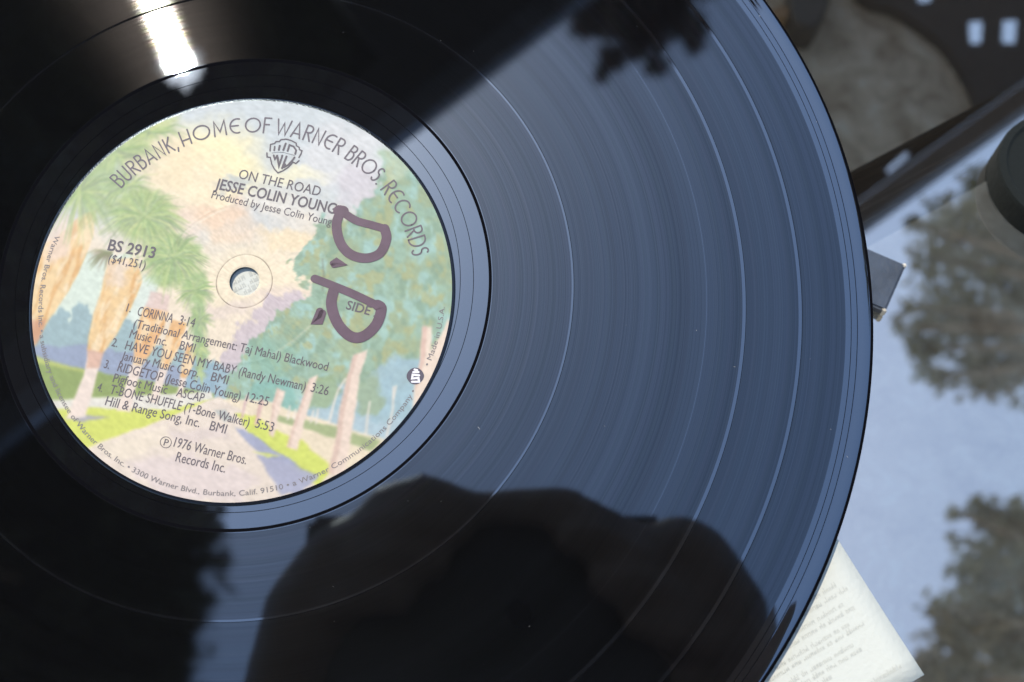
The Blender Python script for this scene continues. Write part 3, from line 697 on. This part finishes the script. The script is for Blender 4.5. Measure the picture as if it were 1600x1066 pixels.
setp(mat_, 'black mat with rounded bays lying on the patio below the glass', 'mat')
cz = ZG + .009; cc_ = on_plane(1682, 268, cz); rc = (on_plane(1560, 255, cz) - cc_).length
V, F = [], []; pr = ((0, 0), (rc, 0), (rc, .0075), (rc * .985, .0087), (rc * .9, .009), (rc * .86, .0082), (0, .0082))
for r, z in pr: V += [(r * math.cos(k * math.pi / 48), r * math.sin(k * math.pi / 48), z) for k in range(96)]
for j in range(len(pr) - 1):
    for k in range(96): F.append((j * 96 + k, j * 96 + (k + 1) % 96, (j + 1) * 96 + (k + 1) % 96, (j + 1) * 96 + k))
cap_ = mesh_obj('round_cap', V, F, plain('black_rubber', (.010, .012, .011), .9, bump=.3, bscale=500, spec=.15)); cap_.location = (cc_.x, cc_.y, ZG + .0004)
setp(cap_, 'black round cap lying on the glass at the right edge below the dark bar', 'cap')
LEA = plain('black_leather', (0.008, 0.009, 0.008), 0.6, bump=0.4, bscale=400); TAN = plain('tan_leather', (0.30, 0.16, 0.06), 0.6, noise=0.2, scale=60)
pt = [on_plane(x, y, 0.03) for x, y in ((1236, -60), (1305, -60), (1298, 0), (1286, 25), (1276, 42), (1258, 44), (1246, 36), (1236, 10))]
pc = sum(pt, Vector()) / len(pt)
pouch = empty('small_pouch', Matrix.Translation((pc.x, pc.y, 0))); setp(pouch, 'small black pouch with tan tab at the top beside the record', 'pouch')
o = slab('pouch_body', [p - pc for p in pt], 0, 0.03, LEA); o.parent = pouch
bv = o.modifiers.new('b', 'BEVEL'); bv.width = .006; bv.segments = 3
pt = [on_plane(x, y, 0.02) - pc for x, y in ((1205, 15), (1222, 8), (1238, 12), (1240, 22), (1226, 27), (1208, 26))]
o = slab('tab', pt, 0.001, 0.02, TAN); o.parent = pouch

# ------------------------------------------------------------------ porch canopy mirrored in record and glass
ZR = 2.95
A = mir_record(600, 230, ZR); B = mir_record(900, 0, ZR)
es = (B - A); es.z = 0; es.normalize(); et = Vector((-es.y, es.x, 0))
if (mir_record(450, 60, ZR) - A).dot(et) < 0: et = -et
def st(p): q = p - A; return q.dot(es), q.dot(et)
sunP = REC_O + SUN_DIR * ((ZR - REC_O.z) / SUN_DIR.z)
t_sun = st(sunP)[1]
print('canopy: t_sun', t_sun, 'skylight', st(mir_glass(1525, 48, ZR)), 'corner', st(mir_glass(1600, 0, ZR)), 'edge in glass', st(mir_glass(1350, 345, ZR)), st(mir_glass(1440, 290, ZR)), st(mir_glass(1600, 190, ZR)), 'zone', st(mir_glass(1300, 60, ZR)), st(mir_record(500, 0, ZR)), st(mir_record(0, 690, ZR)))
WIDTH = t_sun - 0.27; DEEP = 1.0; S_DEEP = 0.14
WOOD = plain('dark_stained_board', (0.020, 0.019, 0.020), 0.7, noise=0.35, scale=30); GUT = plain('blue_grey_gutter', (0.055, 0.062, 0.080), 0.45, noise=0.2, scale=20)
canopy = empty('porch_canopy', Matrix(((es.x, et.x, 0, A.x), (es.y, et.y, 0, A.y), (0, 0, 1, 0), (0, 0, 0, 1))))
setp(canopy, 'dark boarded porch canopy whose straight eave is mirrored in record and glass', 'canopy')
holes = []; S_PAN = 0.95
S0, S1 = -2.6, 3.4
t = 0.075; k = 0
def board(sa, sb, ta, tb, z, th, mat, name='board'):
    bm = box_bm((sb - sa, tb - ta, th), 0.002, Matrix.Translation(((sa + sb) / 2, (ta + tb) / 2, z + th / 2)), seg=1); bm_obj(name, bm, mat, canopy)
board(S0, S1, 0.0, 0.07, ZR, .11, GUT, 'gutter')
edges_t = sorted(set([0.076] + [round(h[1] - h[3], 4) for h in holes] + [round(h[1] + h[3], 4) for h in holes] + [WIDTH, DEEP]))
tt = []
for a, b_ in zip(edges_t[:-1], edges_t[1:]):
    if a < 0.076 - 1e-6 or b_ > DEEP + 1e-6: continue
    nn = max(1, int((b_ - a) / 0.11)); tt += [(a + (b_ - a) * i / nn, a + (b_ - a) * (i + 1) / nn) for i in range(nn)]
for i, (a, b_) in enumerate(tt):
    cuts = sorted((h[0] - h[2], h[0] + h[2]) for h in holes if h[1] - h[3] < (a + b_) / 2 < h[1] + h[3])
    s_ = s_lo = S0 if b_ <= WIDTH + 1e-6 else S_DEEP
    for c0, c1 in cuts:
        if c0 > s_ + .01: board(s_, c0, a, b_ + .0015, ZR + .01 + .003 * (i % 2), .022, WOOD)
        s_ = max(s_, c1)
    board(s_, S_PAN, a, b_ + .0015, ZR + .01 + .003 * (i % 2), .022, WOOD)
# soffit panel with three small lights and two slots next to the gutter
quads = [[(1514, 34), (1535, 33), (1533, 67), (1516, 68)], [(1567, 32), (1589, 31), (1586, 68), (1566, 67)], [(1430, -14), (1456, -14), (1455, 1), (1437, 4)],
         [(1384, 266), (1416, 238), (1421, 242), (1389, 270)], [(1415, 276), (1440, 249), (1445, 253), (1420, 280)]]
bm = bmesh.new()
def loop_(pts):
    vs = [bm.verts.new((p[0], p[1], ZR + .012)) for p in pts]
    for k in range(len(vs)): bm.edges.new((vs[k], vs[(k + 1) % len(vs)]))
loop_([(S_PAN + .002, .076), (S1, .076), (S1, DEEP), (S_PAN + .002, DEEP)])
for q in quads:
    p = [st(mir_glass(x, y, ZR + .012)) for x, y in q]; print('hole', p)
    if min(v[1] for v in p) > .08 and min(v[0] for v in p) > S_PAN + .01: loop_(p)
bmesh.ops.triangle_fill(bm, use_beauty=True, use_dissolve=False, edges=bm.edges[:])
o = bm_obj('soffit_panel', bm, WOOD, canopy); sd_ = o.modifiers.new('t', 'SOLIDIFY'); sd_.thickness = .004
for s_ in (S0 + .05, S1 - .05):
    for t_ in (.03, WIDTH - .05):
        bm = box_bm((.09, .09, ZR - .001), .004, Matrix.Translation((s_, t_, ZR / 2))); bm_obj('post', bm, WOOD, canopy)

# ------------------------------------------------------------------ trees
def leaf_mat(name, c1, c2, c3):
    m, nt, b = M(name); L = nt.links.new; b.inputs['Roughness'].default_value = .6; b.inputs['Specular IOR Level'].default_value = .25
    tc = node(nt, 'ShaderNodeTexCoord'); n = node(nt, 'ShaderNodeTexNoise', i_Scale=1.4, i_Detail=5.0, i_Roughness=.7); L(tc.outputs['Object'], n.inputs['Vector'])
    r = ramp(nt, n.outputs['Fac'], [(.3, c1), (.5, c2), (.7, c3)]); L(r.outputs[0], b.inputs['Base Color'])
    tl = node(nt, 'ShaderNodeBsdfTranslucent'); L(r.outputs[0], tl.inputs[0]); mx = node(nt, 'ShaderNodeMixShader'); mx.inputs[0].default_value = .4
    L(b.outputs[0], mx.inputs[1]); L(tl.outputs[0], mx.inputs[2]); L(mx.outputs[0], nt.nodes['Material Output'].inputs[0]); return m
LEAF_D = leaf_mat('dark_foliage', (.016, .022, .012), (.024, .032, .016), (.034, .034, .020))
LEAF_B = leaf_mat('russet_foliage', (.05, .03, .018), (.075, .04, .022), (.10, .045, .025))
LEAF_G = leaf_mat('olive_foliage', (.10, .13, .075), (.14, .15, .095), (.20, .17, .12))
BARK = plain('bark', (.09, .07, .05), .9, noise=.4, scale=6, bump=.6, bscale=30)
def tube(bm, pts, rads, nseg=8):
    rings = []
    for k, p in enumerate(pts):
        dr = (pts[min(k + 1, len(pts) - 1)] - pts[max(k - 1, 0)]).normalized(); a = dr.orthogonal().normalized(); b_ = dr.cross(a)
        rings.append([bm.verts.new(p + (a * math.cos(2 * math.pi * i / nseg) + b_ * math.sin(2 * math.pi * i / nseg)) * rads[k]) for i in range(nseg)])
    for r0, r1 in zip(rings[:-1], rings[1:]):
        # align seam
        off = min(range(nseg), key=lambda o: (r0[0].co - r1[o].co).length)
        for i in range(nseg): bm.faces.new((r0[i], r0[(i + 1) % nseg], r1[(i + 1 + off) % nseg], r1[(i + off) % nseg]))
    bm.faces.new(rings[-1])
def in_tunnel(P, rad, c):
    q = P - np.array(c); s_ = np.array(SUN_DIR); t_ = q @ s_; return np.linalg.norm(q - t_[:, None] * s_, axis=1) < rad
AIM = REC_M @ Vector((0.03, 0.0, 0))
def tree(name, lab, base, fork, blobs, nleaf, size, mat, seed=1, tunnel=None, rb=.22, hang=0.5):
    rn = np.random.default_rng(seed); root = empty(name, Matrix.Translation(base)); setp(root, lab, 'tree', 'trees around the patio')
    bm = bmesh.new(); f = Vector(fork) - base
    mid = f * .5 + Vector((.12, -.1, 0)); tube(bm, [Vector((0, 0, -.05)), mid, f], [rb, rb * .8, rb * .6], 10)
    for c, r in blobs:
        e = Vector(c) - base
        if in_tunnel(np.array([[*((e + f) / 2 + base)], [*(e + base)]]), 1.0, AIM).any(): continue
        m2 = f.lerp(e, .5) + Vector((0, 0, .12 * (e - f).length)); tube(bm, [f, m2, e], [rb * .42, rb * .25, rb * .08], 6)
    bm_obj('trunk', bm, BARK, root, True)
    tot = sum(r ** 2 for _, r in blobs); PC = []
    for c, r in blobs:
        nn = int(nleaf * r ** 2 / tot); u_ = rn.normal(size=(nn, 3)); u_ /= np.linalg.norm(u_, axis=1)[:, None]
        rad = r * rn.random(nn) ** .42
        # uneven, tufted outline
        tuft = 1 + .28 * np.sin(u_[:, 0] * 7 + c[0]) * np.sin(u_[:, 1] * 6 + c[1]) * np.sin(u_[:, 2] * 5)
        PC.append(np.array(c) + u_ * (rad * tuft)[:, None] * np.array([1, 1, .8]))
    Pc = np.concatenate(PC)
    if tunnel: Pc = Pc[~in_tunnel(Pc, tunnel, AIM)]
    nn = len(Pc); a = rn.normal(size=(nn, 3)); a /= np.linalg.norm(a, axis=1)[:, None]; b_ = np.cross(a, rn.normal(size=(nn, 3))); b_ /= np.linalg.norm(b_, axis=1)[:, None]
    sz = size * rn.uniform(.6, 1.3, nn)[:, None]; Pc = Pc - np.array(base)
    Vv = np.stack([Pc - a * sz, Pc + b_ * sz * .38, Pc + a * sz, Pc - b_ * sz * .38], 1).reshape(-1, 3)
    Ff = np.arange(nn * 4).reshape(-1, 4)
    me = bpy.data.meshes.new('crown'); me.vertices.add(nn * 4); me.vertices.foreach_set('co', Vv.ravel()); me.loops.add(nn * 4); me.loops.foreach_set('vertex_index', Ff.ravel())
    me.polygons.add(nn); me.polygons.foreach_set('loop_start', np.arange(nn) * 4); me.polygons.foreach_set('loop_total', np.full(nn, 4)); me.update(calc_edges=True)
    me.materials.append(mat); o = bpy.data.objects.new('crown', me); COL.objects.link(o); o.parent = root
    return root
# tall dark tree behind the canopy; leaves cleared along the sun line so the sun lights the record
bl = []
for (x, y, z, r) in ((60, -60, 21, 3.0), (250, -120, 22, 3.2), (200, 120, 20, 2.6), (420, -60, 21, 3.0), (40, 160, 19, 2.8), (330, 230, 19, 2.2), (500, 30, 20, 2.2), (450, 150, 20, 1.8), (620, -40, 20, 2.4), (-150, 60, 20, 3.2), (560, -140, 21, 2.6), (380, 100, 20, 2.4), (-60, 330, 18, 2.8), (130, -260, 22, 3.2), (90, 300, 18, 2.6)):
    bl.append((tuple(mir_record(x, y, z)), r))
c0 = mir_record(-100, -250, 18)
tree('tall_tree', 'tall dense dark tree with a gap cleared in its crown to let the sun through', Vector((c0.x, c0.y, 0)), Vector((c0.x * .96, c0.y * .96, 13)), bl, 42000, .34, LEAF_D, 3, tunnel=.60, rb=.4)
bl = []
for (x, y, z, r) in ((200, 620, 8, 1.15), (60, 760, 8, 1.2), (190, 880, 7.6, .95), (40, 980, 8, 1.3), (215, 1010, 7.6, .62), (170, 1120, 8, .95), (-60, 500, 8.5, 1.6), (120, 520, 9, 1.3), (-120, 900, 8.5, 1.6), (245, 930, 7.5, .55), (250, 1040, 7.5, .5), (230, 730, 8, .8), (-40, 1180, 8.5, 1.4), (90, 640, 9, 1.3), (0, 640, 9, 1.4)):
    bl.append((tuple(mir_record(x - 55, y, z)), r))
c0 = mir_record(-420, 820, 6)
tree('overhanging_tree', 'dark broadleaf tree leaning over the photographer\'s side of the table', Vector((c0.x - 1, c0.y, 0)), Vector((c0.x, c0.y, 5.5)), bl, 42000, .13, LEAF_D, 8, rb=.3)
bl = []
for (x, y, z, r) in ((960, 10, 4.6, .14), (1030, 20, 4.6, .14), (1000, 60, 4.5, .10), (920, 30, 4.6, .09), (1075, 40, 4.6, .08), (955, 95, 4.5, .06), (1025, 105, 4.5, .045), (940, 118, 4.5, .03), (1000, -70, 4.7, .25), (1090, -60, 4.7, .16), (900, -80, 4.7, .2), (1085, 70, 4.5, .04)):
    bl.append((tuple(mir_record(x, y, z)), r))
c0 = mir_record(1000, -420, 4.5)
tree('young_tree', 'young tree whose leafy branch tip hangs below the canopy line', Vector((c0.x, c0.y + .5, 0)), Vector((c0.x, c0.y, 3.9)), bl, 7000, .032, LEAF_B, 5, rb=.07)
bl = []
for (x, y, z, r) in ((1560, 420, 7, .75), (1470, 500, 7, .42), (1500, 360, 7, .40), (1600, 540, 7, .62), (1530, 580, 7, .30), (1440, 545, 7, .17), (1450, 400, 7, .2), (1455, 590, 7, .16), (1420, 480, 7, .1), (1405, 510, 7, .08), (1590, 330, 7.2, .4), (1425, 350, 7, .1), (1540, 300, 7.2, .3), (1690, 450, 7, .7), (1700, 620, 7, .4)):
    bl.append((tuple(mir_glass(x, y, z)), r * .8))
c0 = mir_glass(2300, 420, 5)
tree('olive_tree', 'olive green tree mirrored in the glass to the right of the record', Vector((c0.x, c0.y, 0)), Vector((c0.x * .9, c0.y * .9, 4.6)), bl, 5600, .06, LEAF_G, 11, rb=.2)
bl = []
for (x, y, z, r) in ((1590, 900, 6.4, .5), (1550, 1010, 6.4, .5), (1500, 980, 6.4, .22), (1520, 890, 6.4, .14), (1540, 800, 6.4, .14), (1600, 815, 6.4, .2), (1460, 1060, 6.4, .2), (1500, 1130, 6.4, .5), (1680, 950, 6.5, .7), (1475, 955, 6.4, .08), (1495, 800, 6.4, .07)):
    bl.append((tuple(mir_glass(x, y, z)), r * .8))
c0 = mir_glass(2300, 1080, 5)
tree('bushy_tree', 'bushy olive tree mirrored at the lower right corner of the glass', Vector((c0.x, c0.y, 0)), Vector((c0.x * .9, c0.y * .9, 4.2)), bl, 4400, .06, LEAF_G, 12, rb=.2)

# ------------------------------------------------------------------ photographer with the phone, mirrored in the record
SKIN = plain('skin', (.10, .062, .046), .55, noise=.15, scale=60); JACK = plain('dark_jacket', (.014, .013, .016), .9, noise=.3, scale=40, bump=.4, bscale=200); HAIR = plain('dark_hair', (.02, .014, .010), .6)
PH = plain('phone_case', (.010, .010, .011), .35); LENS = plain('lens_glass', (.005, .005, .006), .08)
CX, CY, CZ = (CAM_WR @ Vector(v) for v in ((1, 0, 0), (0, 1, 0), (0, 0, 1)))
def cw(x, y, z=0): return CAM_W + CX * x + CY * y + CZ * z          # camera-hand space in metres, z behind the lens
phone = empty('smartphone', Matrix.Translation(cw(0, 0, .0)) @ CAM_WR.to_4x4())
setp(phone, 'black smartphone held flat above the record by the photographer', 'phone')
bm = box_bm((.168, .088, .008), .0035, Matrix.Translation((-.016, .003, .008)), seg=3); bm_obj('phone_body', bm, PH, phone)
bm = bmesh.new(); 
for x in (.0, ):
    bmesh.ops.create_circle(bm, cap_ends=True, radius=.006, segments=24, matrix=Matrix.Translation((x, 0, .0037)))
bm_obj('lens', bm, LENS, phone)
def caps(bm, p, q, r0, r1, n=9):
    nn = max(2, int((q - p).length / (min(r0, r1) * .6)) + 1)
    for k in range(nn + 1):
        t_ = k / nn; bmesh.ops.create_icosphere(bm, subdivisions=2, radius=r0 + (r1 - r0) * t_, matrix=Matrix.Translation(p.lerp(q, t_)))
def chain(bm, pts, rads):
    for k in range(len(pts) - 1): caps(bm, pts[k], pts[k + 1], rads[k], rads[k + 1])
def remesh(o, vox):
    r = o.modifiers.new('r', 'REMESH'); r.mode = 'VOXEL'; r.voxel_size = vox; r.use_smooth_shade = True
    s_ = o.modifiers.new('s', 'SMOOTH'); s_.iterations = 4; s_.factor = .5
UP = Vector((0, 0, 1)); BKW = Vector((0, -1, 0))
def hand(bm, sx, wrist, palm, fingers, thumb):
    caps(bm, wrist, palm, .024, .030)
    for pts in fingers: chain(bm, pts, [.0100, .0095, .0085, .0075][:len(pts)])
    chain(bm, thumb, [.0125, .011, .0095])
person_o = CAM_W + Vector((0, -.62, 0)); person_o.z = 0
def B_(p): return p - person_o
bm = bmesh.new(); jk = bmesh.new()
neck = CAM_W + Vector((0, -.50, .12)); head = CAM_W + Vector((.0, -.43, .26)); pel = CAM_W + Vector((0, -.80, -.36))
chest = CAM_W + Vector((0, -.60, .0))
for (c, r) in ((head, .092), (head + Vector((0, .03, -.06)), .066), (head + Vector((0, -.02, .03)), .092)): bmesh.ops.create_icosphere(bm, subdivisions=3, radius=r, matrix=Matrix.Translation(B_(c)))
caps(bm, B_(neck), B_(head), .055, .052); chain(bm, [B_(head + Vector((0, .085, -.035))), B_(head + Vector((0, .108, -.062)))], [.012, .015])
for sx in (-1, 1): bmesh.ops.create_icosphere(bm, subdivisions=2, radius=.022, matrix=Matrix.Translation(B_(head + Vector((sx * .09, 0, -.01)))))
chain(jk, [B_(neck - Vector((0, .03, .03))), B_(chest), B_(chest.lerp(pel, .55)), B_(pel)], [.09, .135, .125, .15]); chain(bm, [B_(chest), B_(pel)], [.11, .12])
for sx in (-1, 1):
    sh_ = CAM_W + Vector((sx * .17, -.53, .06)); el = CAM_W + Vector((sx * .25, -.36, -.14))
    wr = cw(sx * .102, -.060, .030) if sx < 0 else cw(.100, -.058, .030)
    chain(jk, [B_(chest + Vector((sx * .06, .02, .04))), B_(sh_), B_(el), B_(wr.lerp(el, .18))], [.09, .070, .052, .040]); chain(bm, [B_(sh_), B_(el), B_(wr)], [.05, .04, .026])
    hip = pel + Vector((sx * .09, 0, -.02)); kn = Vector((hip.x + sx * .05, hip.y + .38, .10)); an = Vector((hip.x + sx * .02, hip.y - .02, .07)); toe = an + Vector((0, -.13, -.03))
    chain(jk, [B_(hip), B_(kn), B_(an), B_(toe)], [.10, .07, .055, .04]); 
# left hand: fingers hooked over the far edge of the phone
W_ = lambda *p: B_(cw(*p))
def fing(pts, r=.0105): chain(bm, [W_(*p) for p in pts], [r, r * .98, r * .92, r * .80][:len(pts)])
# left hand: four fingers side by side behind the phone, thumb on its face
caps(bm, W_(-.104, -.050, .026), W_(-.094, .004, .020), .026, .026); caps(bm, W_(-.094, .004, .020), W_(-.082, .026, .014), .026, .022)
fing([(-.078, .034, .010), (-.062, .050, .002), (-.044, .053, -.006), (-.022, .045, -.008)], .0112)
fing([(-.086, .022, .010), (-.068, .036, .000), (-.048, .038, -.008), (-.028, .034, -.010)], .0112)
fing([(-.092, .008, .008), (-.074, .018, -.002), (-.056, .021, -.008), (-.038, .018, -.009)], .0105)
fing([(-.096, -.006, .008), (-.082, .000, -.002), (-.066, .004, -.007), (-.052, .003, -.008)], .0095)
fing([(-.100, -.010, .030), (-.082, .004, .030), (-.062, .010, .024)], .0120)
# right hand
caps(bm, W_(.074, -.016, .020), W_(.084, -.052, .022), .020, .022)
caps(bm, W_(.100, -.050, .026), W_(.088, .002, .018), .025, .025); caps(bm, W_(.088, .002, .018), W_(.078, .022, .012), .027, .024); caps(bm, W_(.084, .016, .014), W_(.074, .026, .010), .022, .022)
fing([(.070, .024, .010), (.046, .034, .002), (.020, .047, -.005), (-.010, .046, -.007)], .0115)
fing([(.080, .014, .008), (.056, .020, -.002), (.036, .029, -.008), (.022, .030, -.009)], .0112)
fing([(.090, .000, .006), (.068, .003, -.004), (.050, .008, -.009), (.036, .010, -.009)], .0105)
fing([(.098, -.014, .006), (.078, -.013, -.003), (.062, -.010, -.007), (.050, -.008, -.008)], .0095)
fing([(.104, -.010, .030), (.086, .004, .030), (.064, .010, .024)], .0120)
person = bm_obj('person', bm, SKIN); person.location = person_o; remesh(person, .0045)
setp(person, 'person in dark jacket kneeling with both hands around a phone, mirrored as dark outline', 'person')
jo = bm_obj('jacket', jk, JACK, person); remesh(jo, .009)
bm = bmesh.new()
for v_, r in ((Vector((0, -.03, .035)), .098), (Vector((0, -.05, -.02)), .085)): bmesh.ops.create_icosphere(bm, subdivisions=3, radius=r, matrix=Matrix.Translation(B_(head + v_)))
bm_obj('hair', bm, HAIR, person, True)
